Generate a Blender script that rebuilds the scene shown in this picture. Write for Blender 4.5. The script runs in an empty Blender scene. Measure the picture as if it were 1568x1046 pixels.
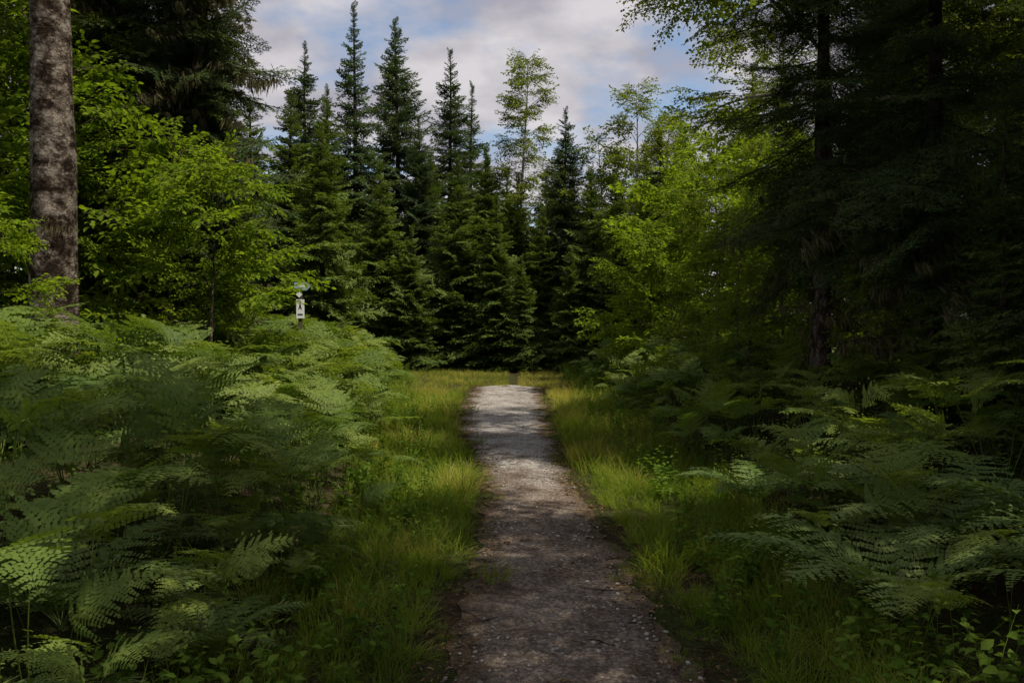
import bpy, bmesh, math, random
import numpy as np
from mathutils import Vector, noise as mnoise
R = np.random.default_rng(7)
random.seed(7)
scene = bpy.context.scene

# ------------------------------------------------------------------ helpers
def norm(a):
    a=np.asarray(a,float);return a/np.maximum(np.linalg.norm(a, axis=-1, keepdims=True), 1e-9)
def link(name,me):
    o=bpy.data.objects.new(name,me);scene.collection.objects.link(o);return o

class MB:
    def __init__(s): s.v=[];s.f=[];s.m=[];s.a=[];s.n=0
    def add(s, V, F, mat=0, val=0.5):
        V=np.asarray(V,float);F=np.asarray(F,int)
        s.v.append(V);s.f.append(F+s.n);s.m.append(np.broadcast_to(mat,(len(F),)))
        s.a.append(np.broadcast_to(np.asarray(val,float),(len(V),)).copy());s.n+=len(V)
    def arrays(s):
        return np.concatenate(s.v),np.concatenate(s.f),np.concatenate(s.m),np.concatenate(s.a)
    def mesh(s, name, mats, smooth=True):
        V,F,M,A=s.arrays()
        me=bpy.data.meshes.new(name)
        me.vertices.add(len(V));me.vertices.foreach_set('co',V.astype(np.float32).ravel())
        me.loops.add(len(F)*3);me.loops.foreach_set('vertex_index',F.astype(np.int32).ravel())
        me.polygons.add(len(F));me.polygons.foreach_set('loop_start',np.arange(0,len(F)*3,3,dtype=np.int32))
        me.polygons.foreach_set('material_index',M.astype(np.int32))
        me.polygons.foreach_set('use_smooth',np.full(len(F),smooth))
        me.update(calc_edges=True)
        at=me.attributes.new('v','FLOAT','POINT');at.data.foreach_set('value',A.astype(np.float32))
        for m in mats: me.materials.append(m)
        return me

def stamp(mb, tv, tf, P, X, Z, L, W, val, mat=0):
    P=np.asarray(P,float);X=norm(X);Z=norm(Z)
    Y=norm(np.cross(Z,X));Z=np.cross(X,Y)
    n=len(P);k=len(tv);L=np.broadcast_to(L,(n,))[:,None,None];W=np.broadcast_to(W,(n,))[:,None,None]
    V=P[:,None,:]+tv[None,:,0:1]*L*X[:,None,:]+tv[None,:,1:2]*W*Y[:,None,:]+tv[None,:,2:3]*L*Z[:,None,:]
    F=(tf[None]+ (np.arange(n)*k)[:,None,None]).reshape(-1,3)
    mb.add(V.reshape(-1,3),F,mat,np.repeat(np.broadcast_to(val,(n,)),k))

T_NEEDLE=(np.array([[0,-.5,0],[0,.5,0],[1,0,0]],float),np.array([[0,1,2]]))
T_DIAM=(np.array([[0,0,0],[.4,-.5,.04],[1,0,0],[.4,.5,.04]],float),np.array([[0,1,2],[0,2,3]]))
T_PIN=(np.array([[0,-.34,0],[0,.34,0],[.6,-.42,.03],[.6,.42,.03],[1,0,-.03]],float),np.array([[0,2,1],[1,2,3],[2,4,3]]))
T_LEAF=(np.array([[0,0,0],[.38,-.5,.06],[.45,0,-.02],[.38,.5,.06],[1,0,-.14]],float),np.array([[0,1,2],[0,2,3],[1,4,2],[2,4,3]]))
T_BLEAF=(np.array([[0,0,0],[.28,-.42,.07],[.3,0,0],[.28,.42,.07],[.6,-.4,.04],[.62,0,-.02],[.6,.4,.04],[1,0,-.14]],float),
        np.array([[0,1,2],[0,2,3],[1,4,5],[1,5,2],[2,5,6],[2,6,3],[4,7,5],[5,7,6]]))
T_FEATH=(np.array([[0,-.12,0],[0,.12,0],[1,0,0],
   [.02,0,0],[.2,0,0],[.30,-.5,.05],[.30,.5,.05],[.3,0,0],[.5,0,0],[.62,-.48,.03],[.62,.48,.03],[.58,0,0],[.75,0,0],[.9,-.36,0],[.9,.36,0]],float),
   np.array([[0,1,2],[3,4,5],[3,6,4],[7,8,9],[7,10,8],[11,12,13],[11,14,12]]))

def tube(mb, pts, rad, sides=6, mat=0, val=0.5, rough=0.0):
    pts=np.asarray(pts,float);rad=np.broadcast_to(rad,(len(pts),))
    t=norm(np.gradient(pts,axis=0))
    ref=np.array([0,0,1.]) if abs(t[0,2])<.8 else np.array([1.,0,0])
    a=norm(np.cross(t,ref));b=np.cross(t,a)
    ang=np.linspace(0,2*np.pi,sides,endpoint=False)
    rr=rad[:,None]*(1+rough*R.normal(0,1,(len(pts),sides)))
    V=pts[:,None]+(np.cos(ang)[None,:,None]*a[:,None]+np.sin(ang)[None,:,None]*b[:,None])*rr[...,None]
    n=len(pts);i=np.arange(n-1)[:,None]*sides;j=np.arange(sides)[None];k=(j+1)%sides
    F=np.concatenate([np.stack([i+j,i+k,i+sides+k],-1).reshape(-1,3),np.stack([i+j,i+sides+k,i+sides+j],-1).reshape(-1,3)])
    mb.add(V.reshape(-1,3),F,mat,val)

# ------------------------------------------------------------------ materials
def newmat(name):
    m=bpy.data.materials.new(name);m.use_nodes=True
    nt=m.node_tree;nt.nodes.clear();return m,nt
def N(nt,t,**k):
    n=nt.nodes.new(t)
    for a,b in k.items(): setattr(n,a,b)
    return n
def ramp(nt,fac,stops):
    r=nt.nodes.new('ShaderNodeValToRGB');e=r.color_ramp.elements
    while len(e)<len(stops): e.new(0.5)
    for i,(p,c) in enumerate(stops): e[i].position=p;e[i].color=(*c,1)
    nt.links.new(fac,r.inputs[0]);return r.outputs[0]

def foliage(name, dark, mid, light, trans=.35, gloss=.0, patch=.35):
    m,nt=newmat(name);l=nt.links.new
    at=N(nt,'ShaderNodeAttribute',attribute_name='v')
    geo=N(nt,'ShaderNodeNewGeometry');nz=N(nt,'ShaderNodeTexNoise');nz.inputs['Scale'].default_value=patch
    nz.inputs['Detail'].default_value=1
    l(geo.outputs['Position'],nz.inputs['Vector'])
    a=N(nt,'ShaderNodeMath',operation='MULTIPLY_ADD');l(at.outputs['Fac'],a.inputs[0]);a.inputs[1].default_value=.75
    c=N(nt,'ShaderNodeMath',operation='MULTIPLY_ADD');l(nz.outputs[0],c.inputs[0]);c.inputs[1].default_value=.9;c.inputs[2].default_value=-.3
    l(c.outputs[0],a.inputs[2])
    col=ramp(nt,a.outputs[0],[(0.05,dark),(.5,mid),(1,light)])
    p=N(nt,'ShaderNodeBsdfDiffuse');l(col,p.inputs['Color'])
    t=N(nt,'ShaderNodeBsdfTranslucent');mx=N(nt,'ShaderNodeMix',data_type='RGBA',blend_type='MULTIPLY')
    mx.inputs[0].default_value=1;l(col,mx.inputs[6]);mx.inputs[7].default_value=(1.8,1.8,.6,1);l(mx.outputs[2],t.inputs['Color'])
    ms=N(nt,'ShaderNodeMixShader');ms.inputs[0].default_value=trans;l(p.outputs[0],ms.inputs[1]);l(t.outputs[0],ms.inputs[2])
    out=ms.outputs[0]
    if gloss>0:
        g=N(nt,'ShaderNodeBsdfGlossy');g.inputs['Roughness'].default_value=.6;g.inputs['Color'].default_value=(1,1,.85,1)
        m2=N(nt,'ShaderNodeMixShader');m2.inputs[0].default_value=gloss;l(out,m2.inputs[1]);l(g.outputs[0],m2.inputs[2]);out=m2.outputs[0]
    o=N(nt,'ShaderNodeOutputMaterial');l(out,o.inputs[0]);return m

def barkmat(name, c1,c2,c3, scale=6, stretch=.35, bump=.6, crack=.35):
    m,nt=newmat(name);l=nt.links.new
    geo=N(nt,'ShaderNodeTexCoord');mp=N(nt,'ShaderNodeMapping');mp.inputs['Scale'].default_value=(1,1,stretch)
    l(geo.outputs['Object'],mp.inputs[0])
    n1=N(nt,'ShaderNodeTexNoise');n1.inputs['Scale'].default_value=scale;n1.inputs['Detail'].default_value=8;n1.inputs['Roughness'].default_value=.7
    n2=N(nt,'ShaderNodeTexNoise');n2.inputs['Scale'].default_value=scale*4;n2.inputs['Detail'].default_value=5
    v=N(nt,'ShaderNodeTexVoronoi');v.inputs['Scale'].default_value=scale*2.2;v.feature='DISTANCE_TO_EDGE'
    for n in (n1,n2): l(mp.outputs[0],n.inputs['Vector'])
    wr=N(nt,'ShaderNodeVectorMath',operation='MULTIPLY_ADD');l(n2.outputs['Color'],wr.inputs[0]);wr.inputs[1].default_value=(.22,.22,.22);l(mp.outputs[0],wr.inputs[2])
    l(wr.outputs[0],v.inputs['Vector'])
    col=ramp(nt,n1.outputs[0],[(.43,c1),(.50,c2),(.57,c3)])
    cr=ramp(nt,v.outputs[0],[(0,(crack,)*3),(.10,(1,1,1))])
    mx=N(nt,'ShaderNodeMix',data_type='RGBA',blend_type='MULTIPLY');mx.inputs[0].default_value=.9
    l(col,mx.inputs[6]);l(cr,mx.inputs[7])
    p=N(nt,'ShaderNodeBsdfDiffuse');l(mx.outputs[2],p.inputs['Color'])
    ad=N(nt,'ShaderNodeMath',operation='ADD');l(cr,ad.inputs[0]);l(n2.outputs[0],ad.inputs[1])
    bp=N(nt,'ShaderNodeBump');bp.inputs['Strength'].default_value=bump;bp.inputs['Distance'].default_value=.02
    l(ad.outputs[0],bp.inputs['Height']);l(bp.outputs[0],p.inputs['Normal'])
    o=N(nt,'ShaderNodeOutputMaterial');l(p.outputs[0],o.inputs[0]);return m

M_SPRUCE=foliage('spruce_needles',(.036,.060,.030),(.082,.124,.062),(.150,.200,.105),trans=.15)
M_FIR=foliage('fir_needles',(.042,.068,.018),(.105,.155,.040),(.195,.240,.065),trans=.22)
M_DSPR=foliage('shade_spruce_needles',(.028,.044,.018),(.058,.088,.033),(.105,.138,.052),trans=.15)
M_MAPLE=foliage('maple_leaves',(.055,.095,.010),(.120,.185,.018),(.225,.295,.030),trans=.5)
M_BIRCH=foliage('birch_leaves',(.055,.088,.015),(.115,.155,.024),(.200,.235,.040),trans=.45)
M_BRACK=foliage('bracken_fronds',(.045,.088,.020),(.125,.185,.038),(.255,.300,.066),trans=.35,gloss=.012,patch=.8)
M_LADY=foliage('lady_fern_fronds',(.055,.105,.028),(.125,.195,.056),(.215,.275,.090),trans=.3,gloss=.015,patch=.8)
M_GRASS=foliage('grass_blades',(.050,.105,.014),(.135,.200,.026),(.290,.315,.055),trans=.4,patch=.9)
M_DRYG=foliage('dry_grass_blades',(.150,.160,.032),(.290,.270,.066),(.440,.380,.150),trans=.4,patch=.9)
M_HERB=foliage('herb_leaves',(.035,.080,.012),(.090,.155,.022),(.165,.240,.040),trans=.4,patch=1)
M_DEAD=foliage('dead_leaves',(.060,.035,.019),(.150,.092,.050),(.290,.195,.110),trans=.15,patch=2)
M_LICH=foliage('beard_lichen',(.055,.052,.026),(.105,.096,.050),(.170,.155,.085),trans=.2)
M_TWIG=barkmat('twig_bark',(.035,.025,.018),(.06,.045,.035),(.10,.08,.065),scale=10)
M_BARKS=barkmat('spruce_bark',(.030,.022,.018),(.075,.058,.047),(.16,.135,.115),scale=5,stretch=.5)
M_BARKA=barkmat('mottled_bark',(.024,.017,.013),(.09,.070,.056),(.235,.20,.168),scale=4.6,stretch=1.25,bump=1,crack=.6)
M_BARKB=barkmat('birch_bark',(.12,.09,.07),(.36,.29,.235),(.56,.49,.42),scale=4,stretch=2.2)

def groundmat():
    m,nt=newmat('forest_floor');l=nt.links.new
    geo=N(nt,'ShaderNodeNewGeometry')
    n1=N(nt,'ShaderNodeTexNoise');n1.inputs['Scale'].default_value=1.3;n1.inputs['Detail'].default_value=6
    n2=N(nt,'ShaderNodeTexNoise');n2.inputs['Scale'].default_value=28;n2.inputs['Detail'].default_value=6;n2.inputs['Roughness'].default_value=.7
    for n in (n1,n2): l(geo.outputs['Position'],n.inputs['Vector'])
    a=ramp(nt,n2.outputs[0],[(.3,(.018,.013,.009)),(.55,(.055,.040,.026)),(.75,(.12,.088,.055))])
    b=ramp(nt,n2.outputs[0],[(.3,(.018,.022,.009)),(.55,(.045,.055,.018)),(.75,(.09,.095,.035))])
    f=ramp(nt,n1.outputs[0],[(.4,(0,0,0)),(.6,(1,1,1))])
    mx=N(nt,'ShaderNodeMix',data_type='RGBA');l(f,mx.inputs[0]);l(a,mx.inputs[6]);l(b,mx.inputs[7])
    p=N(nt,'ShaderNodeBsdfDiffuse');l(mx.outputs[2],p.inputs['Color'])
    bp=N(nt,'ShaderNodeBump');bp.inputs['Strength'].default_value=.8;bp.inputs['Distance'].default_value=.03
    l(n2.outputs[0],bp.inputs['Height']);l(bp.outputs[0],p.inputs['Normal'])
    o=N(nt,'ShaderNodeOutputMaterial');l(p.outputs[0],o.inputs[0]);return m
def pathmat():
    m,nt=newmat('gravel_dirt');l=nt.links.new
    geo=N(nt,'ShaderNodeNewGeometry');at=N(nt,'ShaderNodeAttribute',attribute_name='v')
    n1=N(nt,'ShaderNodeTexNoise');n1.inputs['Scale'].default_value=1.8;n1.inputs['Detail'].default_value=8;n1.inputs['Roughness'].default_value=.7
    n2=N(nt,'ShaderNodeTexNoise');n2.inputs['Scale'].default_value=60;n2.inputs['Detail'].default_value=4;n2.inputs['Roughness'].default_value=.7
    v=N(nt,'ShaderNodeTexVoronoi');v.inputs['Scale'].default_value=60
    for n in (n1,n2,v): l(geo.outputs['Position'],n.inputs['Vector'])
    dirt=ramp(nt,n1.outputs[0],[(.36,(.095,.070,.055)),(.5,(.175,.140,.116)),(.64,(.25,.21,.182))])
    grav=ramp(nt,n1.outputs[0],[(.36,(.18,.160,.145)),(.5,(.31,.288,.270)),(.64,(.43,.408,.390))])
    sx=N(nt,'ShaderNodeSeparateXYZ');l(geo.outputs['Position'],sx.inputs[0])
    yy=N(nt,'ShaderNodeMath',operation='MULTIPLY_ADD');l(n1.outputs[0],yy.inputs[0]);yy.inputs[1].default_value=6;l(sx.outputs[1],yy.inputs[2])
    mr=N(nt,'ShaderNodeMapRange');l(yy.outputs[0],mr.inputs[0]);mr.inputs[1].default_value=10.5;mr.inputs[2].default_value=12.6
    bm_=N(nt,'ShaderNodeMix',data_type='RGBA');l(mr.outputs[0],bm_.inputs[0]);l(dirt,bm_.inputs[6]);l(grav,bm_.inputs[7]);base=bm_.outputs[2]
    spk=ramp(nt,v.outputs['Color'],[(0,(.4,.38,.37)),(.6,(.95,.95,.95)),(1,(1.9,1.88,1.85))])
    mx=N(nt,'ShaderNodeMix',data_type='RGBA',blend_type='MULTIPLY');mx.inputs[0].default_value=.85;l(base,mx.inputs[6]);l(spk,mx.inputs[7])
    lit=ramp(nt,n2.outputs[0],[(.35,(.045,.032,.021)),(.55,(.12,.088,.058)),(.72,(.24,.18,.12))])
    ad=N(nt,'ShaderNodeMath',operation='MULTIPLY_ADD');l(n1.outputs[0],ad.inputs[0]);ad.inputs[1].default_value=3.2;ad.inputs[2].default_value=-1.6
    a2=N(nt,'ShaderNodeMath',operation='ADD');l(ad.outputs[0],a2.inputs[0]);l(at.outputs['Fac'],a2.inputs[1])
    a3=N(nt,'ShaderNodeMath',operation='MULTIPLY_ADD');l(n2.outputs[0],a3.inputs[0]);a3.inputs[1].default_value=.8;l(a2.outputs[0],a3.inputs[2])
    sb=N(nt,'ShaderNodeMath',operation='SUBTRACT');l(a3.outputs[0],sb.inputs[0]);sb.inputs[1].default_value=.40
    f=ramp(nt,sb.outputs[0],[(.35,(0,0,0)),(.85,(1,1,1))])
    m2=N(nt,'ShaderNodeMix',data_type='RGBA');l(f,m2.inputs[0]);l(mx.outputs[2],m2.inputs[6]);l(lit,m2.inputs[7])
    p=N(nt,'ShaderNodeBsdfDiffuse');l(m2.outputs[2],p.inputs['Color'])
    s=N(nt,'ShaderNodeMath',operation='MULTIPLY_ADD');l(v.outputs['Distance'],s.inputs[0]);s.inputs[1].default_value=-.8;l(n2.outputs[0],s.inputs[2])
    bp=N(nt,'ShaderNodeBump');bp.inputs['Strength'].default_value=.9;bp.inputs['Distance'].default_value=.014
    l(s.outputs[0],bp.inputs['Height']);l(bp.outputs[0],p.inputs['Normal'])
    o=N(nt,'ShaderNodeOutputMaterial');l(p.outputs[0],o.inputs[0]);return m
def stonemat():
    m,nt=newmat('pebble_stone');l=nt.links.new
    at=N(nt,'ShaderNodeAttribute',attribute_name='v')
    c=ramp(nt,at.outputs['Fac'],[(.2,(.09,.074,.063)),(.6,(.23,.204,.184)),(.9,(.42,.395,.37))])
    p=N(nt,'ShaderNodeBsdfDiffuse');l(c,p.inputs['Color'])
    o=N(nt,'ShaderNodeOutputMaterial');l(p.outputs[0],o.inputs[0]);return m
M_GROUND=groundmat();M_PATH=pathmat();M_STONE=stonemat()

# ------------------------------------------------------------------ terrain
PY=[-6,1,3.5,4.24,5.74,7.23,8.6,11.5,15,19]
PL=[-.7,-.45,-.33,-.29,-.22,-.21,-.33,-.72,-.90,-.86]
PR=[1.6,1.25,.88,.785,.71,.63,.55,.54,.62,.66]
FY=[-6,1,3.5,4.8,5.7,7.2,9.3,13,17.7,28,34]
FL=[-1.9,-1.3,-1.10,-1.0,-1.0,-1.1,-1.4,-1.96,-2.67,-4.2,-4.6]
FR=[2.2,1.5,1.34,1.5,1.62,1.7,1.6,1.7,1.7,2.0,2.2]
def noise2(x,y,s=1.0,o=0.0):
    return np.array([mnoise.noise(Vector((a*s+o,b*s-o,o))) for a,b in zip(np.ravel(x),np.ravel(y))]).reshape(np.shape(x))
def sm(t): t=np.clip(t,0,1);return t*t*(3-2*t)
def hgt(x,y):
    x=np.asarray(x,float);y=np.asarray(y,float)
    fl=np.interp(y,FY,FL);fr=np.interp(y,FY,FR)
    dl=(fl+.35)-x;dr=x-(fr-.45)
    z=.60*sm(dl/3.2)+.5*sm(dr/3.2)
    w=sm(np.maximum(dl,dr)/1.0)
    return z+w*.10*noise2(x,y,.6,3.3)
gx=np.concatenate([np.linspace(-300,-26,18),np.linspace(-24,24,161),np.linspace(26,300,18)])
gy=np.concatenate([np.linspace(-200,-12,12),np.linspace(-10,50,181),np.linspace(54,500,24)])
def grid(X,Y,Z,val=.5):
    ny,nx=X.shape;idx=np.arange(nx*ny).reshape(ny,nx);mb=MB()
    a=idx[:-1,:-1].ravel();b=idx[:-1,1:].ravel();c=idx[1:,1:].ravel();d=idx[1:,:-1].ravel()
    mb.add(np.stack([X.ravel(),Y.ravel(),Z.ravel()],1),np.concatenate([np.stack([a,b,c],1),np.stack([a,c,d],1)]),0,val);return mb
X,Y=np.meshgrid(gx,gy)
link('ground',grid(X,Y,hgt(X,Y)).mesh('ground',[M_GROUND]))
ys=np.linspace(-6,19.4,500);nu=25
lf=np.interp(ys,PY,PL)+.14*noise2(ys,ys*0,1.6,1)+.08*noise2(ys,ys*0,6,2)
rt=np.interp(ys,PY,PR)+.14*noise2(ys,ys*0,1.6,5)+.08*noise2(ys,ys*0,6,6)
endf=np.sqrt(np.clip((19.4-ys)/.5,0,1));cx=(lf+rt)/2
lf=cx+(lf-cx)*endf;rt=cx+(rt-cx)*endf
u=np.linspace(0,1,nu)
Xp=lf[:,None]*(1-u)+rt[:,None]*u;Yp=np.repeat(ys[:,None],nu,1)
Zp=.008+.012*np.sin(np.pi*u)[None,:]+.006*noise2(Xp,Yp,3,1)*np.sin(np.pi*u)[None,:]
ev=np.clip(1-np.minimum(u,1-u)/.25,0,1)
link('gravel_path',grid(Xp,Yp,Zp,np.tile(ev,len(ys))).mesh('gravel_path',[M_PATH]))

# ------------------------------------------------------------------ baking of repeated parts into one mesh
PROT={}
def proto(c,mb,mats): PROT.setdefault(c,[]).append((*mb.arrays(),mats))
class Inst:
    def __init__(s): s.p=[];s.r=[];s.s=[];s.i=[]
    def add(s,p,r,sc,i): s.p.append(p);s.r.append(r);s.s.append(sc);s.i.append(i)
def bake(mb,ins,c,mats,jit=.35,swap=None):
    P=np.array(ins.p,float);E=np.array(ins.r,float);S=np.array(ins.s,float);I=np.array(ins.i,int)
    for k,(V,F,M,A,pm) in enumerate(PROT[c]):
        q=np.where(I==k)[0]
        if not len(q): continue
        if swap: pm=[swap.get(m,m) for m in pm]
        cx,sx_=np.cos(E[q,0]),np.sin(E[q,0]);cy,sy_=np.cos(E[q,1]),np.sin(E[q,1]);cz,sz_=np.cos(E[q,2]),np.sin(E[q,2])
        Rm=np.empty((len(q),3,3))
        Rm[:,0,0]=cz*cy;Rm[:,0,1]=cz*sy_*sx_-sz_*cx;Rm[:,0,2]=cz*sy_*cx+sz_*sx_
        Rm[:,1,0]=sz_*cy;Rm[:,1,1]=sz_*sy_*sx_+cz*cx;Rm[:,1,2]=sz_*sy_*cx-cz*sx_
        Rm[:,2,0]=-sy_;Rm[:,2,1]=cy*sx_;Rm[:,2,2]=cy*cx
        W=np.einsum('nij,kj->nki',Rm*S[q,None,None],V)+P[q][:,None,:]
        FF=F[None]+(np.arange(len(q))*len(V))[:,None,None]
        for m in pm:
            if m not in mats: mats.append(m)
        mi=np.array([mats.index(m) for m in pm])
        val=np.clip(A[None]*(1-jit)+R.random(len(q))[:,None]*jit,0,1)
        mb.add(W.reshape(-1,3),FF.reshape(-1,3),np.tile(mi[M],len(q)),val.ravel())

# ------------------------------------------------------------------ conifer boughs
def bough(L,seed,lod,droop=.18):
    r=np.random.default_rng(seed);mb=MB()
    ax=lambda q:np.array([L*q,.04*L*math.sin(3*q+seed),L*(-droop*q+droop*.8*q*q)])
    tube(mb,[ax(q) for q in np.linspace(0,1,6)],np.linspace(.012,.003,6)*L/1.6+.001,3,1)
    sp={'near':.07,'mid':.085,'far':.11}[lod]*(1 if L>1 else .75);st={'near':.075,'mid':.085,'far':.12}[lod]
    TP=[];TD=[];TL=[];TV=[]
    def twig(p,d,l,val): TP.append(p);TD.append(d);TL.append(l);TV.append(val)
    s=.08*L
    while s<L:
        q=s/L;base=ax(q);d0=norm(ax(min(1,q+.05))-ax(q-.05))
        env=min(1,.4+q/.3)*(1-q)**.7
        for sd in (-1,1):
            l=(.44*L*env+.06)*r.uniform(.65,1.15)
            ang=math.radians(r.uniform(42,62))*sd
            d=norm(np.array([d0[0]*math.cos(ang)-d0[1]*math.sin(ang),d0[0]*math.sin(ang)+d0[1]*math.cos(ang),d0[2]+r.normal(-.12,.16)]))
            val=r.uniform(.1,.6);twig(base,d,l,val)
            u_=.06
            while u_<l-.03:
                for s2 in (-1,1):
                    if r.random()<.1: continue
                    a2=math.radians(r.uniform(38,58))*s2;l2=(.42*(l-u_)+.045)*r.uniform(.7,1.25)
                    dd=np.array([d[0]*math.cos(a2)-d[1]*math.sin(a2),d[0]*math.sin(a2)+d[1]*math.cos(a2),d[2]+r.normal(-.1,.22)])
                    twig(base+d*u_+np.array([0,0,-.12*u_*u_]),norm(dd),l2,val)
                u_+=st*r.uniform(.8,1.2)
        s+=sp*r.uniform(.7,1.3)
    twig(ax(.88),norm(ax(1)-ax(.9)),.15*L,.6)
    TP=np.array(TP);TD=np.array(TD);TL=np.array(TL);TV=np.array(TV);n=len(TP)
    Z=np.tile([0,0,1.],(n,1))+r.normal(0,.35,(n,3))
    if lod=='near':
        P=[];D=[];LN=[];VV=[]
        for p,d,l,v in zip(TP,TD,TL,TV):
            m=max(3,int(l/.016));q=(np.arange(m)+.3)/m
            side=norm(np.cross([0,0,1.],d));k=np.arange(m)%2*2-1
            P.append(p+q[:,None]*l*d);D.append(d*.75+side*k[:,None]*.75+np.array([0,0,1.])*r.normal(.15,.3,(m,1)))
            LN.append(r.uniform(.024,.038,m));VV.append(np.clip(v+q*.3+r.normal(0,.1,m),0,1))
        P=np.concatenate(P);D=np.concatenate(D)
        stamp(mb,*T_NEEDLE,P,D,np.tile([0,0,1.],(len(P),1))+r.normal(0,.5,(len(P),3)),np.concatenate(LN),.012,np.concatenate(VV),0)
    elif lod=='mid':
        stamp(mb,*T_FEATH,TP,TD,Z,TL,.05,np.clip(TV+r.normal(.1,.12,n),0,1),0)
    else:
        stamp(mb,*T_DIAM,TP,TD,Z,TL*1.1,.055,np.clip(TV+r.normal(.1,.2,n),0,1),0)
    return mb
def deadbough(L,seed):
    r=np.random.default_rng(seed);mb=MB()
    ax=lambda q:np.array([L*q,.05*L*math.sin(5*q+seed),L*(-.25*q+.05*math.sin(7*q+seed))])
    tube(mb,[ax(q) for q in np.linspace(0,1,8)],np.linspace(.011,.002,8),4,1)
    for k in range(20):
        q=r.uniform(.15,1);p=ax(q);a=r.uniform(-1.2,1.2);d=norm(np.array([math.cos(a),math.sin(a),r.uniform(-.9,.25)]))
        l=r.uniform(.15,.5)*L*(1.1-q)
        pts=[p+d*l*t+np.array([0,0,-.15*l*t*t])+r.normal(0,.008,3) for t in np.linspace(0,1,4)]
        tube(mb,pts,np.linspace(.0045,.0015,4),3,1)
        n=10;qq=r.uniform(0,1,n);P=np.array([p+d*l*t for t in qq])
        D=np.tile([0,0,-1.],(n,1))+r.normal(0,.18,(n,3))
        stamp(mb,*T_DIAM,P,D,r.normal(0,1,(n,3)),r.uniform(.06,.2,n),.018,r.uniform(0,1,n),0)
    return mb
for kind,mt,dr in (('spruce',M_SPRUCE,.22),('fir',M_FIR,.12)):
    for lod in ('near','mid','far'):
        c=kind+'_'+lod
        for k in range(3): proto(c,bough(1.6,10+k,lod,dr),[mt,M_TWIG])
        for k in range(2): proto(c,bough(.7,30+k,lod,dr*.6),[mt,M_TWIG])
        for k in range(2): proto(c,deadbough(1.2,50+k),[M_LICH,M_TWIG])

def conifer(H,lmax,rb,cs=.3,seed=0,kind='spruce_far',dens=1.0,dead=0,deadto=0,taper=.8,bark=None,step=.27,lean=0,swap=None,el0=-14,skip=.08):
    r=np.random.default_rng(seed);mb=MB();ins=Inst()
    zs=np.linspace(-.15,H,26);px=.05*np.sin(zs*.7+seed)*(zs/H)+lean*zs
    cen=np.stack([px,.04*np.cos(zs*.6+seed)*(zs/H),zs],1)
    rad=rb*(1-np.clip(zs,0,H)/H)**.85+.012;rad[0]*=1.3
    tube(mb,cen,rad,14,0,.5,.03)
    z=cs
    while z<H-.12:
        f=(z-cs)/(H-cs);lm=lmax*((1-f)**taper)*(1 if f>.12 else .75+f*2)
        cxy=[np.interp(z,zs,cen[:,0]),np.interp(z,zs,cen[:,1])]
        nb=max(3,int(round((6 if lm>.5 else 5)*dens)))
        a0=r.uniform(0,6.3)
        for k in range(nb):
            if r.random()<skip: continue
            a=a0+k*2*math.pi/nb+r.normal(0,.25);l=max(.16,lm*r.uniform(.55,1.2))
            el=math.radians(el0+(32-el0)*f**1.5+r.normal(0,8))
            if l>.9: i=r.integers(0,3);sc=l/1.6
            else: i=r.integers(3,5);sc=l/.7
            ins.add((cxy[0],cxy[1],z+r.normal(0,.08)),(r.normal(0,.35),-el,a),sc,i)
        z+=step*(1.05-.5*f)*r.uniform(.7,1.3)
    for k in range(4):
        ins.add((cen[-1,0],cen[-1,1],H-.42+.1*k),(0,-1.35+.1*k,k*1.6),.4,3)
    for k in range(dead):
        z=r.uniform(.5,deadto);a=r.uniform(0,6.3)
        ins.add((np.interp(z,zs,cen[:,0]),np.interp(z,zs,cen[:,1]),z),(r.normal(0,.4),r.uniform(-.2,.5),a),r.uniform(.5,1.15),r.integers(5,7))
    mats=[bark or M_BARKS];bake(mb,ins,kind,mats,.35,swap)
    return mb.mesh('conifer_%s_%d'%(kind,seed),mats)

# ------------------------------------------------------------------ broadleaf
def leafspray(L,seed,leaf,width,ntw,tmpl,flat=.35,per=7):
    r=np.random.default_rng(seed);mb=MB()
    ax=lambda q:np.array([L*q,.08*L*math.sin(3*q+seed),L*(.05*q-.22*q*q)])
    tube(mb,[ax(q) for q in np.linspace(0,1,5)],np.linspace(.006,.0015,5),3,1)
    P=[];D=[];Z=[];LL=[];V=[]
    for k in range(ntw):
        q=(k+.8)/(ntw+.3);p=ax(min(q,1));sd=1 if k%2 else -1
        a=math.radians(r.uniform(25,65))*sd
        l=L*.45*(1.05-q)*r.uniform(.7,1.3)+leaf*.6
        d=norm(np.array([math.cos(a),math.sin(a),r.normal(-.08,.25)]))
        tube(mb,[p,p+d*l+np.array([0,0,-.12*l])],[.0025,.001],3,1)
        nl=max(2,int(per*l/(L*.45)+1))
        for j in range(nl):
            t=(j+.6)/nl;s2=1 if j%2 else -1
            b=a+s2*math.radians(r.uniform(25,70)) if j<nl-1 else a
            P.append(p+d*l*t+np.array([0,0,-.12*l*t*t]));D.append([math.cos(b),math.sin(b),r.normal(-.3,.3)])
            Z.append(np.array([0,0,1.])+r.normal(0,flat,3));LL.append(leaf*r.uniform(.6,1.15));V.append(r.uniform(0,1))
    LL=np.array(LL)
    stamp(mb,*tmpl,np.array(P),np.array(D),np.array(Z),LL,LL*width,np.array(V),0)
    return mb
for k in range(4): proto('maple',leafspray(.75,k,.11,.6,11,T_BLEAF,.3,6),[M_MAPLE,M_TWIG])
for k in range(4): proto('birch',leafspray(.7,40+k,.058,.75,14,T_LEAF,.6,8),[M_BIRCH,M_TWIG])
for k in range(4): proto('birchfar',leafspray(.7,60+k,.085,.75,10,T_DIAM,.6,5),[M_BIRCH,M_TWIG])
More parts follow.
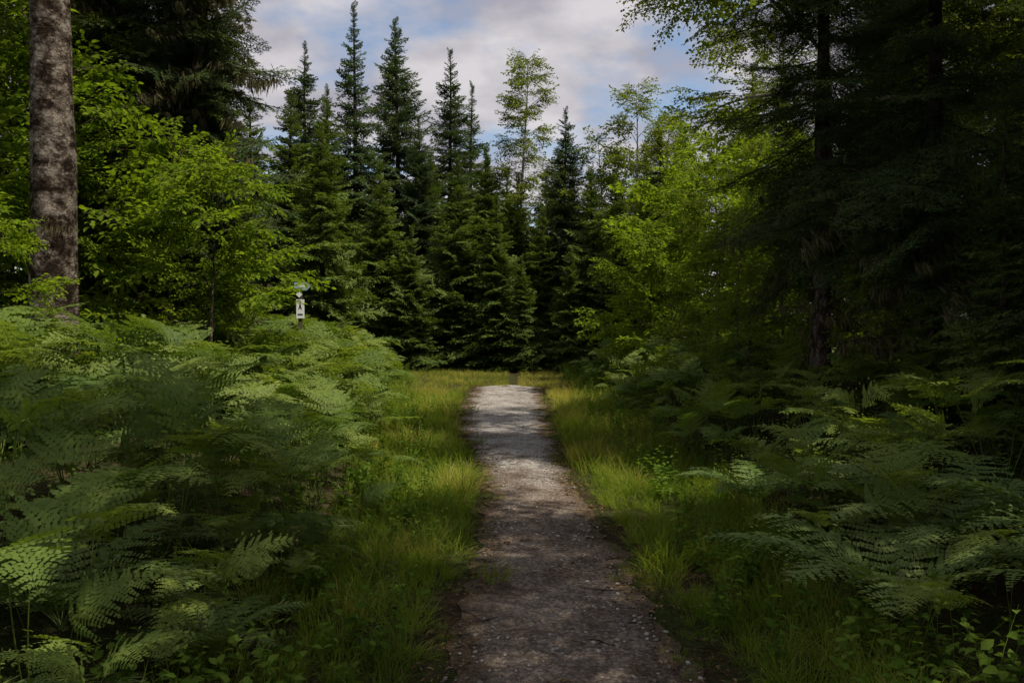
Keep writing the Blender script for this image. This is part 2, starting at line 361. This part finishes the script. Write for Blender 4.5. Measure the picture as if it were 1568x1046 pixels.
for k in range(4): proto('shadecanopy',leafspray(.9,80+k,.12,.75,9,T_DIAM,.6,5),[M_MAPLE,M_TWIG])

def broadleaf(H,rb,cs,spread,seed,n_limb=12,kind='maple',bark=None,per=9,upang=45,lean=(0,0),size=1.0,shape='round'):
    r=np.random.default_rng(seed);mb=MB();ins=Inst()
    zs=np.linspace(-.15,H,20);f=np.clip(zs/H,0,1)
    cen=np.stack([lean[0]*zs+.018*H*np.sin(f*5+seed)*f,lean[1]*zs+.015*H*np.cos(f*4+seed)*f,zs],1)
    tube(mb,cen,rb*(1-f*.93).clip(.05)**.9,10,0,.5,.03)
    def spray(p,az,el,s): ins.add(tuple(p),(r.normal(0,.35),-el,az),s*size,r.integers(0,4))
    for k in range(n_limb):
        fz=cs/H+(1-cs/H)*((k+.5)/n_limb)
        z=fz*H;g=(fz-cs/H)/(1-cs/H)
        env=(math.sin(math.pi*min(1,.18+.82*g))**.7 if shape=='round' else (1-g)**.6+.12)
        l=spread*env*r.uniform(.7,1.2)+.15
        az=k*2.4+r.normal(0,.4);el=math.radians(upang*(.55+.6*g)+r.normal(0,8))
        p=np.array([np.interp(z,zs,cen[:,i]) for i in range(3)])
        d=np.array([math.cos(az)*math.cos(el),math.sin(az)*math.cos(el),math.sin(el)])
        pt=lambda t:p+d*l*t+np.array([0,0,-.22*l*t*t])+np.array([.04*l*math.sin(6*t+k),.04*l*math.cos(5*t+k),0])*t
        tube(mb,[pt(t) for t in np.linspace(0,1,7)],np.linspace(max(.006,rb*.3*(1-g*.6)),.003,7),5,0)
        ns=int(per*max(.6,l/1.2))
        for j in range(ns):
            t=.22+.78*(j+r.random())/ns
            q=pt(min(t,1));a2=az+r.choice([-1,1])*r.uniform(.2,1.2)*(1.15-t*.7)
            off=np.array([math.cos(a2),math.sin(a2),0])*r.uniform(0,.35)*l*(1-t)+np.array([0,0,r.normal(0,.10)*l*.6])
            spray(q+off,a2,r.normal(.1,.35),r.uniform(.65,1.15))
    for j in range(6): spray(cen[-1]+np.array([0,0,-.12*j]),j*1.9,.9-.1*j,.8)
    mats=[bark or M_BARKS];bake(mb,ins,kind,mats)
    return mb.mesh('broadleaf_%s_%d'%(kind,seed),mats)

# ------------------------------------------------------------------ ferns
def frond(mb,o,az,L,th,t0,wid,npin,npl,env,r,twist=0,val=.4,pf=1.75,wf=1.05,T=T_PIN):
    n=20;q=np.linspace(0,1,n);th=th(q)
    dx=np.cos(th)*L/(n-1);dz=np.sin(th)*L/(n-1)
    hx=np.concatenate([[0],np.cumsum(dx)[:-1]]);hz=np.concatenate([[0],np.cumsum(dz)[:-1]])
    side=np.array([-math.sin(az),math.cos(az),0.]);fw=np.array([math.cos(az),math.sin(az),0.])
    cv=.05*L*np.sin(q*3+r.uniform(0,6))*q
    pts=o+hx[:,None]*fw+hz[:,None]*np.array([0,0,1.])+cv[:,None]*side
    tube(mb,pts,np.linspace(.0045,.001,n)*(.6+.4*L),3,0,.75)
    P=[];D=[];Z=[];LL=[];W=[];V=[]
    for k in range(npin):
        g=(k+.5)/npin;t=t0+(1-t0)*(g**.9)
        ti=t*(n-1);i=min(int(ti),n-2);fr=ti-i
        p=pts[i]*(1-fr)+pts[i+1]*fr;tan=norm(pts[i+1]-pts[i])
        nrm=norm(np.cross(side,tan));nrm=nrm if nrm[2]>0 else -nrm
        for sd in (-1,1):
            s=side*sd+nrm*(twist*sd);l=wid*env(g)*r.uniform(.88,1.1)
            if l<.012: continue
            ang=math.radians(r.uniform(12,26)+14*g)
            d=norm(s*math.cos(ang)+tan*math.sin(ang)+nrm*r.normal(.0,.10))
            perp=norm(np.cross(nrm,d));m=max(2,int(round(npl*(.35+.65*l/wid))))
            uu=(np.arange(m)+.4)/m
            for s3 in (-1,1):
                pl=(l/m)*pf*np.clip(1.15-uu*.95,.2,1)
                pp=p+d*(uu*l)[:,None]+nrm*(-.18*l*uu*uu)[:,None]
                dd=perp*s3*.9+d*.45+nrm*r.normal(-.05,.12,(m,1))
                P.append(pp);D.append(dd);Z.append(np.tile(nrm,(m,1))+r.normal(0,.14,(m,3)));LL.append(pl);W.append(np.full(m,l/m*wf))
                V.append(np.clip(val+.25*g+r.normal(0,.1,m),0,1))
            P.append(p[None]+d[None]*l*.9);D.append(d[None]);Z.append(nrm[None]);LL.append(np.array([l*.14+.004]));W.append(np.array([l/m*.7]));V.append(np.array([.6]))
    stamp(mb,*T,np.concatenate(P),np.concatenate(D),np.concatenate(Z),np.concatenate(LL),np.concatenate(W),np.concatenate(V),0)
for c,npin,npl,T in (('bracken',13,9,T_PIN),('brackenfar',10,4,T_DIAM)):
    for k in range(6):
        r=np.random.default_rng(100+k);mb=MB();az=r.uniform(0,6.3)
        for j in range(2 if k<3 else 1):
            e=math.radians(r.uniform(-25,-4));b=math.radians(r.uniform(8,38))
            th=lambda q,e=e,b=b:np.where(q<.45,1.5-.1*q,0)+np.where(q>=.45,1.45+(b-1.45)*sm((q-.45)/.2)+(e-b)*np.clip((q-.6)/.4,0,1),0)
            frond(mb,np.array([.03*j,0,0.]),az+j*2.6+r.normal(0,.4),r.uniform(1.35,1.6),th,.50,.30,npin,npl,lambda g:(1-g)**.8*min(1,.75+g*3),r,val=r.uniform(.1,.6),pf=1.55,T=T)
        proto(c,mb,[M_BRACK])
LADY=[]
for k in range(4):
    r=np.random.default_rng(200+k);mb=MB();nf=9
    for j in range(nf):
        a=math.radians(r.uniform(48,68));b=math.radians(r.uniform(-28,-8))
        frond(mb,np.array([0,0,.02]),j*2*math.pi/nf+r.normal(0,.2),r.uniform(.85,1.15),lambda q,a=a,b=b:a+(b-a)*q**.9,.12,.19,20,10,lambda g:math.sin(math.pi*(.12+.86*g**.8))**.9,r,val=r.uniform(.2,.7),pf=1.35,wf=1.15)
    LADY.append(mb.mesh('lady_fern',[M_LADY]))

# ------------------------------------------------------------------ grass / herbs / litter
def tuft(n,h,seed,w=.0045,rad=.07,lean=.5,seg=4):
    r=np.random.default_rng(seed);mb=MB();q=np.linspace(0,1,seg)
    for k in range(n):
        a=r.uniform(0,6.3);rr=rad*math.sqrt(r.random());p=np.array([math.cos(a)*rr,math.sin(a)*rr,-.01]);az=a+r.normal(0,.8)
        L=h*r.uniform(.5,1.15);b0=math.radians(90-r.uniform(2,22)*lean*2);b1=b0-r.uniform(.4,1.9)*lean*1.6
        th=b0+(b1-b0)*q**1.3;dx=np.cos(th)*L/(seg-1);dz=np.sin(th)*L/(seg-1)
        hx=np.concatenate([[0],np.cumsum(dx)[:-1]]);hz=np.concatenate([[0],np.cumsum(dz)[:-1]])
        c=p+hx[:,None]*np.array([math.cos(az),math.sin(az),0])+hz[:,None]*np.array([0,0,1.])
        fa=az+math.pi/2+r.normal(0,.5);s=np.array([math.cos(fa),math.sin(fa),0])*w*r.uniform(.6,1.2)
        wd=(1-q**2.2)[:,None]
        V=np.concatenate([c-s*wd*.5,c+s*wd*.5]);F=[]
        for i in range(seg-1): F+=[[i,i+1,i+seg+1],[i,i+seg+1,i+seg]]
        mb.add(V,F,0,np.tile(np.clip(r.uniform(.1,.8)+q*.2,0,1),2))
    return mb
for k in range(4): proto('grass',tuft(42,.32,k,.0055,.09,.9),[M_GRASS])
for k in range(2): proto('grass',tuft(30,.34,20+k,.0045,.09,.8),[M_DRYG])
for k in range(2): proto('grass',tuft(34,.13,30+k,.005,.10,.9,3),[M_GRASS])
for k in range(4): proto('grassfar',tuft(22,.32,k,.010,.11,.85,3),[M_GRASS])
for k in range(2): proto('grassfar',tuft(20,.34,20+k,.009,.11,.8,3),[M_DRYG])
for k in range(2): proto('grassfar',tuft(16,.13,30+k,.010,.12,.9,3),[M_GRASS])
for k in range(5):
    r=np.random.default_rng(300+k);mb=MB();P=[];D=[];LL=[];V=[]
    for s in range(3+k%2):
        az=r.uniform(0,6.3);h=r.uniform(.2,.5);ln=r.uniform(.05,.25)
        c=lambda t:np.array([math.cos(az)*ln*t*t,math.sin(az)*ln*t*t,h*t])
        tube(mb,[c(t) for t in np.linspace(0,1,4)],np.linspace(.003,.001,4),3,0,.3)
        nl=9
        for j in range(nl):
            t=.25+.75*(j+.5)/nl;b=j*2.4+r.normal(0,.3)
            P.append(c(t));D.append([math.cos(b),math.sin(b),r.uniform(-.25,.5)]);LL.append(r.uniform(.05,.085)*(1.2-.5*t));V.append(r.uniform(0,1))
    LL=np.array(LL)*(1.0 if k<3 else .8)
    stamp(mb,*T_BLEAF,np.array(P),np.array(D),np.tile([0,0,1.],(len(P),1))+r.normal(0,.25,(len(P),3)),LL,LL*(.62 if k<3 else .4),np.array(V))
    proto('herb',mb,[M_HERB])
for k in range(4):
    r=np.random.default_rng(400+k);mb=MB();n=7
    P=np.concatenate([r.uniform(-.12,.12,(n,2)),r.uniform(.004,.02,(n,1))],1);a=r.uniform(0,6.3,n)
    stamp(mb,*T_BLEAF,P,np.stack([np.cos(a),np.sin(a),r.normal(0,.15,n)],1),np.tile([0,0,1.],(n,1))+r.normal(0,.3,(n,3)),r.uniform(.03,.06,n),r.uniform(.012,.03,n),r.uniform(0,1,n))
    proto('litter',mb,[M_DEAD])
for k in range(3):
    r=np.random.default_rng(430+k);mb=MB();t=np.linspace(0,1,6);L=r.uniform(.15,.4)
    tube(mb,np.stack([t*L,.03*np.sin(t*5+k),np.full(6,.008)],1),np.linspace(.0045,.002,6),5,0)
    tube(mb,[[L*.5,.0,.008],[L*.65,.05,.012],[L*.75,.09,.01]],[.003,.002,.0012],4,0)
    proto('litter',mb,[M_TWIG])
for k in range(4):
    bm=bmesh.new();bmesh.ops.create_icosphere(bm,subdivisions=1,radius=1)
    V=np.array([(v.co*(1+.35*mnoise.noise(v.co*1.3+Vector((k*7,0,0)))))[:] for v in bm.verts])*[1.2,1,.6]
    F=np.array([[v.index for v in f.verts] for f in bm.faces]);bm.free()
    mb=MB();mb.add(V,F,0,.5);proto('peb',mb,[M_STONE])

def scatter(name,groups,tilt=.12,zoff=0.0,jit=.4):
    mb=MB();mats=[]
    for c,xs,ys,scl,idx in groups:
        ins=Inst();z=hgt(xs,ys)
        for x,y,zz,s,i in zip(xs,ys,z,scl,idx):
            ins.add((x,y,zz+zoff),(R.normal(0,tilt),R.normal(0,tilt),R.uniform(0,6.3)),float(s),int(i))
        bake(mb,ins,c,mats,jit)
    me=mb.mesh(name,mats);print(name,len(me.polygons));return link(name,me)
def cand(n,x0,x1,y0,y1): return R.uniform(x0,x1,n),R.uniform(y0,y1,n)
# grass
x,y=cand(38000,-6,4.5,1.5,34)
pl=np.where(y<18.8,np.interp(y,PY,PL),.05);pr=np.where(y<18.8,np.interp(y,PY,PR),0.05)
fl=np.interp(y,FY,FL);fr=np.interp(y,FY,FR)
nz=noise2(x,y,1.1,9);nz2=noise2(x,y,3.0,4)
out=(x<pl+.05+.26*nz2)|(x>pr-.05-.26*nz2)
inn=(x>fl-.35)&(x<fr+.35)
edge=np.minimum(np.abs(x-pl),np.abs(x-pr))
keep=out&inn&(R.random(len(x))<np.where(y<12,.97,.8)*np.clip(.85+.7*nz2,.3,1))
x,y,edge,nz=x[keep],y[keep],edge[keep],nz[keep]
sc=np.where(edge<.15,.5,1.0)*R.uniform(.4,1.05,len(x))*np.where(y>17,.5,1)*np.clip(.9+.5*nz,.6,1.15)
pd=np.clip(.08+.4*nz+np.where(y>16,.4,0)+np.where((y>8)&(x>0),.35,0),.02,.8)
ix=np.where(R.random(len(x))<pd,R.integers(4,6,len(x)),R.integers(0,4,len(x)))
ix=np.where(edge<.12,R.integers(6,8,len(x)),ix)
nr=y<8
scatter('grass_verge',[('grass',x[nr],y[nr],sc[nr],ix[nr]),('grassfar',x[~nr],y[~nr],sc[~nr],ix[~nr])],.2)
# herbs
x,y=cand(9500,-9,9,1.8,30)
fl=np.interp(y,FY,FL);fr=np.interp(y,FY,FR)
dd=np.maximum(fl-x,x-fr);keep=(dd>-.45)&(R.random(len(x))<np.where(dd<.6,.85,.35))
x,y=x[keep],y[keep]
scatter('understory_herbs',[('herb',x,y,R.uniform(.55,1.1,len(x)),R.integers(0,5,len(x)))])
# bracken
x,y=cand(14000,-12,11,1.7,26)
fl=np.interp(y,FY,FL);fr=np.interp(y,FY,FR);nz=noise2(x,y,.5,21)
dd=np.maximum(fl-x,x-fr)
p=np.where(x<0,.8,.6)*np.clip(.78+.8*nz,.3,1)
keep=(dd>.1)&(R.random(len(x))<p)&(y>np.abs(x)*.55)
keep&=~((x>0)&(y<5.2)&(R.random(len(x))<.7))
x,y,dd=x[keep],y[keep],dd[keep]
s=R.uniform(.42,1.08,len(x))*np.clip(.6+dd*.5,.5,1.0)*np.interp(y,[2,4.5],[.55,1])*np.where(x>0,.85,1)
nr=y<9
scatter('bracken_patch',[('bracken',x[nr],y[nr],s[nr],R.integers(0,6,nr.sum())),('brackenfar',x[~nr],y[~nr],s[~nr],R.integers(0,6,(~nr).sum()))],.22)
for n,(lx,ly,ls) in enumerate([(1.95,4.0,1.15),(2.6,4.7,1.15),(-2.0,3.5,.95),(2.5,5.8,1.05),(-1.5,4.9,.7),(3.2,6.4,1.1),(-2.6,3.0,.9),(1.95,6.4,.8),(-1.45,2.6,.6),(-1.95,2.5,.6),(2.9,3.8,1.1),(-1.35,3.6,.55)]):
    o=link('lady_fern',LADY[n%4]);o.location=(lx,ly,float(hgt(lx,ly)));o.rotation_euler=(0,0,n*1.3);o.scale=(ls,)*3
x,y=cand(7500,-2,3,1.5,19.5)
pl=np.interp(y,PY,PL);pr=np.interp(y,PY,PR);e=np.minimum(np.abs(x-pl),np.abs(x-pr))
keep=((x>pl-.35)&(x<pr+.35))&(R.random(len(x))<np.where(e<.18,.8,.09))
x,y=x[keep],y[keep];ix=np.where(R.random(len(x))<.8,R.integers(0,4,len(x)),R.integers(4,7,len(x)))
scatter('leaf_litter',[('litter',x,y,R.uniform(.4,.9,len(x)),ix)],.03,.012)
x,y=cand(20000,-1.2,1.6,1.8,10)
pl=np.interp(y,PY,PL);pr=np.interp(y,PY,PR);dn=noise2(x,y,1.2,30)
keep=(x>pl+.02)&(x<pr-.02)&(R.random(len(x))<np.clip(.45+1.4*dn+np.where((y<4.5)&(x>.2),.4,0),.06,1));x,y=x[keep],y[keep]
scatter('path_gravel',[('peb',x,y,.003+.012*R.random(len(x))**3,R.integers(0,4,len(x)))],.2,.016,.9)

# ------------------------------------------------------------------ trees
def put(name,me,x,y,rz=0,sc=1):
    o=link(name,me);o.location=(x,y,float(hgt(x,y))-.02);o.rotation_euler=(0,0,rz);o.scale=(sc,)*3;return o
BK=[conifer(13,lm,.15,.4,500+n,'spruce_far',1.15,taper=tp,step=.27,skip=.16) for n,(lm,tp) in enumerate([(2.8,.8),(2.6,.9),(3.0,.75)])]
for n,(x,y,H) in enumerate([(-7.98,31,11.6),(-5.68,29,12.6),(-4.45,31,13.2),(-2.54,33,12.7),(-1.83,36,12.2),(1.79,27,8.7),(-3.2,27.6,8.6)]):
    put('spruce_tree',BK[n%3],x,y,n*1.3,H/13)
FIRF=[conifer(6.5,1.9,.09,.15,600+k,'fir_far',1.4,step=.22) for k in range(3)]
FIRM=[conifer(6.5,1.6,.09,.15,610+k,'fir_mid',1.3,step=.25) for k in range(2)]
TALL=[conifer(12,2.4,.16,.6,620+k,'spruce_far',1.3,dead=10,deadto=3,step=.25) for k in range(2)]
for n,(x,y,H) in enumerate([(-1.8,26,6.8),(-.5,25.5,5.6),(1.0,26.2,5.3),(2.5,25,6.2),(-4.2,25.5,6.6),(-5.6,23.5,6.9),(3.3,24,5.4),(-2.9,28.5,7.6),(.2,28.5,6.8),(2.2,29.5,6.6),(3.6,28,6.5),(4.8,26,7.2),(-7.2,26,8.4),
        (-1.0,31,8.4),(-3.8,34,8),(1.4,33,7.8),(3.2,33,7.4),(5.2,31,8.0),(-6.6,35,8.5),(-.2,38,8.8),(2.4,38,8.4),(4.8,37,8),(-9.5,29,9),(7,34,8.5),(-3.1,24.8,4.5),(.3,24.6,3.6),(1.8,24.2,3.8),(-.9,28.6,7.4),(-6.4,27.6,8.6)]):
    put('fir_tree',FIRF[n%3],x,y,n*1.1,H/6.5)
for n,(x,y,H) in enumerate([(-11,26,12),(-10.2,21,11),(-13,33,14),(-16,28,13),(8.4,28,10),(10.5,31,12),(12,24,11),(14,30,13),(17,26,12),(-18,36,14),(-13,18,12),(-8.8,38,12),(15,18,12),(21,33,13),(-22,30,13),(8,38,11),(7.6,16.5,8.5)]):
    put('spruce_tree',TALL[n%2],x,y,n*1.7,H/12)
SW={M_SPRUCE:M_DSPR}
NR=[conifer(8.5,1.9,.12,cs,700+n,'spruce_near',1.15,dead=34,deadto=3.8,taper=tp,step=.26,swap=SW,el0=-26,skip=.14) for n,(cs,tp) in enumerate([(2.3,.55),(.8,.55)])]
for n,(x,y,H,k) in enumerate([(3.5,9.0,7.6,0),(4.15,7.9,7.2,0),(5.2,6.6,7.2,1),(6.1,9.7,7.4,0),(4.5,4.3,7.4,1),(5.4,11.4,7.2,0),(8.2,7.2,8.5,1),(3.3,-1.2,9.3,0)]):  # the spruce behind the viewpoint is unseen, added to shade the foreground
    put('spruce_tree',NR[k],x,y,n*2.3,H/8.5)
for n,(x,y,H) in enumerate([(4.25,6.9,3.0),(3.95,7.5,2.2),(5.4,8.3,3.6),(4.9,5.9,3.4)]):
    put('young_fir_tree',FIRM[n%2],x,y,n,H/6.5)
# unseen maples added right of and behind the viewpoint to shade the near trail
CAN=broadleaf(10.5,.16,4.6,2.8,870,26,'shadecanopy',M_BARKS,10,25)
for n,(x,y,H) in enumerate([(2.9,.9,10.6),(4.2,2.9,9.0),(.6,-2.6,11.5)]):
    put('unseen_shade_maple',CAN,x,y,n*2.0,H/10.5)
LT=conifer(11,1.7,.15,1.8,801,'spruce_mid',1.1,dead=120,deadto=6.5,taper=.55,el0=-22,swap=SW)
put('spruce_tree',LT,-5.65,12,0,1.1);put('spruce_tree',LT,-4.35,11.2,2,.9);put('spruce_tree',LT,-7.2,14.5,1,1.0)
LF=conifer(7.5,1.5,.1,.4,803,'fir_mid',1.25,taper=.65,step=.25)
put('fir_tree',LF,-5.1,13.5,0,.88);put('fir_tree',LF,-6.6,16.5,1.5,1.1);put('fir_tree',LF,-7.3,19.5,3,1.1)
put('spruce_tree',conifer(14,2.0,.225,7.5,810,'spruce_mid',.9,dead=3,deadto=5,taper=.5,bark=M_BARKA),-4.6,8.0)
put('birch_tree',broadleaf(11.0,.10,2.5,1.4,820,44,'birchfar',M_BARKB,16,55,shape='cone'),.38,29)
BF=broadleaf(8.6,.08,2.0,1.4,821,28,'birchfar',M_BARKB,15,50)
put('birch_tree',BF,3.96,26);put('birch_tree',BF,5.6,28.5,2,.95)
put('birch_tree',broadleaf(7.4,.08,2.0,1.3,822,24,'birchfar',M_BARKB,14,50),3.0,27.2)
put('birch_tree',broadleaf(8.0,.14,3.7,3.0,823,26,'birch',M_BARKB,13,24,lean=(-.012,.0)),3.95,10.15)
BG=broadleaf(8.5,.12,1.5,2.2,824,30,'birch',M_BARKS,10,40)
for n,(x,y,H) in enumerate([(8.0,13.0,7.8),(6.8,20.5,8.0),(9.8,16,9.5),(-9.2,13.5,9.5),(-8.2,9.5,8.5),(-10.5,17.5,10),(10.5,11,9)]):
    put('birch_tree',BG,x,y,n*1.9,H/8.5)
SAP=[broadleaf(4.0,.03,.5,1.15,840+k,17,'maple',M_BARKS,9,35) for k in range(3)]
SAB=[broadleaf(4.5,.03,.4,1.1,850+k,18,'birch',M_BARKS,10,45) for k in range(2)]
for n,(x,y,H) in enumerate([(-3.4,9.0,2.9),(-5.5,9.6,4.2),(-4.25,6.4,1.9),(-6.6,7.9,4.4),(-4.2,9.8,3.2),(-6.9,10.2,5.2),(-5.2,10.6,3.4),(-7.8,12.5,6),(-9,11,7),(-8.8,15,7)]):
    put('maple_sapling',SAP[n%3],x,y,n*2.1,H/4)
for n,(x,y,H) in enumerate([(2.9,16.8,3.2),(3.55,13.8,3.4),(4.1,17.5,4.4),(3.3,11.6,2.7),(5.6,15,4.2),(4.8,19.5,5.0),(3.3,20.5,3.6),(6.9,17.5,5.4),(5.8,22.5,6.5),(7.0,12.2,4.6),(4.3,12.6,3.4),(2.85,9.6,1.9),(4.6,10.3,2.8),(3.6,7.9,1.7)]):
    if n%2: put('birch_sapling',SAB[n//2%2],x,y,n*2.1,H/4.5)
    else: put('maple_sapling',SAP[n%3],x,y,n*2.1,H/4)

# ------------------------------------------------------------------ trail sign
def plain(name,c,rough=.6,nsc=30,amt=.15):
    m,nt=newmat(name);l=nt.links.new
    tc=N(nt,'ShaderNodeTexCoord');n=N(nt,'ShaderNodeTexNoise');n.inputs['Scale'].default_value=nsc;n.inputs['Detail'].default_value=5;l(tc.outputs['Object'],n.inputs['Vector'])
    col=ramp(nt,n.outputs[0],[(.3,tuple(v*(1-amt*2) for v in c)),(.7,c)])
    p=N(nt,'ShaderNodeBsdfPrincipled');l(col,p.inputs['Base Color']);p.inputs['Roughness'].default_value=rough
    o=N(nt,'ShaderNodeOutputMaterial');l(p.outputs[0],o.inputs[0]);return m
M_WP=plain('white_sign_paint',(.78,.79,.81),amt=.05);M_BL=plain('blue_sign_paint',(.32,.46,.52));M_DK=plain('dark_sign_ink',(.03,.03,.03));M_WD=plain('weathered_wood',(.10,.075,.055),.9)
sx,sy=-4.25,16.0;sz=float(hgt(sx,sy))
root=bpy.data.objects.new('trail_sign',None);scene.collection.objects.link(root);root.location=(sx,sy,sz);root.rotation_euler=(0,0,.25)
def box(name,c,s,mat,bev=.004,poly=None):
    bm=bmesh.new()
    if poly:
        vs=[bm.verts.new((px,-s[1]/2,pz)) for px,pz in poly];f=bm.faces.new(vs)
        e=bmesh.ops.extrude_face_region(bm,geom=[f]);bmesh.ops.translate(bm,vec=(0,s[1],0),verts=[v for v in e['geom'] if isinstance(v,bmesh.types.BMVert)])
        bmesh.ops.recalc_face_normals(bm,faces=bm.faces)
    else:
        bmesh.ops.create_cube(bm,size=1);bmesh.ops.scale(bm,vec=s,verts=bm.verts)
    if bev: bmesh.ops.bevel(bm,geom=list(bm.edges),offset=bev,segments=2,affect='EDGES')
    me=bpy.data.meshes.new(name);bm.to_mesh(me);bm.free();me.materials.append(mat)
    o=bpy.data.objects.new(name,me);scene.collection.objects.link(o);o.parent=root;o.location=c;return o
T=2.36-sz
box('post',(0,.05,T/2-.04),(.08,.08,T-.08),M_WD,.008)
box('arrow_board',(.03,-.008,T-.09),(.3,.02,.15),M_BL,.003,[(-.15,-.08),(.10,-.08),(.17,0),(.10,.08),(-.15,.08)])
box('arrow_mark',(.03,-.021,T-.09),(.3,.004,.1),M_WP,0,[(-.08,-.012),(.04,-.012),(.04,-.035),(.09,0),(.04,.035),(.04,.012),(-.08,.012)])
box('diamond_marker',(-.02,-.006,T-.25),(.1,.012,.1),M_WP,.001,[(0,-.065),(.065,0),(0,.065),(-.065,0)])
box('notice_panel',(0,-.008,T-.54),(.16,.014,.38),M_WP,.003)
box('hiker_head',(.0,-.018,T-.42),(.1,.004,.1),M_DK,0,[(.016*math.cos(a),.016*math.sin(a)) for a in np.linspace(0,2*math.pi,10,endpoint=False)])
box('hiker_body',(.0,-.018,T-.49),(.1,.004,.1),M_DK,0,[(-.02,-.06),(-.005,-.02),(.02,-.06),(.032,-.055),(.015,.0),(.02,.04),(-.015,.04),(-.02,0),(-.035,-.055)])
box('text_bar',(0,-.018,T-.65),(.10,.004,.025),M_DK,0)

# ------------------------------------------------------------------ light and sky
EL=math.radians(60);AZ=math.radians(113)
w=bpy.data.worlds.new('World');scene.world=w;w.use_nodes=True;nt=w.node_tree;nt.nodes.clear();l=nt.links.new
sky=N(nt,'ShaderNodeTexSky');sky.sky_type='NISHITA';sky.sun_disc=False;sky.sun_elevation=EL;sky.sun_rotation=AZ
tc=N(nt,'ShaderNodeTexCoord');sp=N(nt,'ShaderNodeSeparateXYZ');l(tc.outputs['Generated'],sp.inputs[0])
za=N(nt,'ShaderNodeMath',operation='ADD');za.inputs[1].default_value=.22;l(sp.outputs[2],za.inputs[0])
zm=N(nt,'ShaderNodeMath',operation='MAXIMUM');zm.inputs[1].default_value=.1;l(za.outputs[0],zm.inputs[0])
dx=N(nt,'ShaderNodeMath',operation='DIVIDE');dy=N(nt,'ShaderNodeMath',operation='DIVIDE')
l(sp.outputs[0],dx.inputs[0]);l(zm.outputs[0],dx.inputs[1]);l(sp.outputs[1],dy.inputs[0]);l(zm.outputs[0],dy.inputs[1])
cb=N(nt,'ShaderNodeCombineXYZ');l(dx.outputs[0],cb.inputs[0]);l(dy.outputs[0],cb.inputs[1])
n1=N(nt,'ShaderNodeTexNoise');n1.inputs['Scale'].default_value=1.9;n1.inputs['Detail'].default_value=8;n1.inputs['Roughness'].default_value=.55
n2=N(nt,'ShaderNodeTexNoise');n2.inputs['Scale'].default_value=3.6;n2.inputs['Detail'].default_value=6
l(cb.outputs[0],n1.inputs['Vector']);l(cb.outputs[0],n2.inputs['Vector'])
fac=ramp(nt,n1.outputs[0],[(.36,(0,0,0)),(.50,(1,1,1))])
cc=ramp(nt,n2.outputs[0],[(.38,(2.9,2.8,3.2)),(.62,(4.8,4.6,4.75))])
mx=N(nt,'ShaderNodeMix',data_type='RGBA');l(fac,mx.inputs[0]);l(sky.outputs[0],mx.inputs[6]);l(cc,mx.inputs[7])
bg=N(nt,'ShaderNodeBackground');bg.inputs['Strength'].default_value=.145;l(mx.outputs[2],bg.inputs[0])
o=N(nt,'ShaderNodeOutputWorld');l(bg.outputs[0],o.inputs[0])
sd=Vector((math.sin(AZ)*math.cos(EL),math.cos(AZ)*math.cos(EL),math.sin(EL)))
sun=bpy.data.lights.new('sun','SUN');sun.energy=5.0;sun.angle=math.radians(.6);sun.color=(1,.91,.74)
so=bpy.data.objects.new('sun',sun);scene.collection.objects.link(so);so.rotation_euler=sd.to_track_quat('Z','Y').to_euler();so.location=sd*60

cam=bpy.data.cameras.new('camera');cam.lens=28;cam.sensor_width=36;cam.clip_end=2000
co=bpy.data.objects.new('camera',cam);scene.collection.objects.link(co);co.location=(0,0,1.6)
co.rotation_euler=(math.radians(90-1.55),0,0);scene.camera=co
scene.view_settings.view_transform='Standard';scene.view_settings.look='None';scene.view_settings.exposure=0
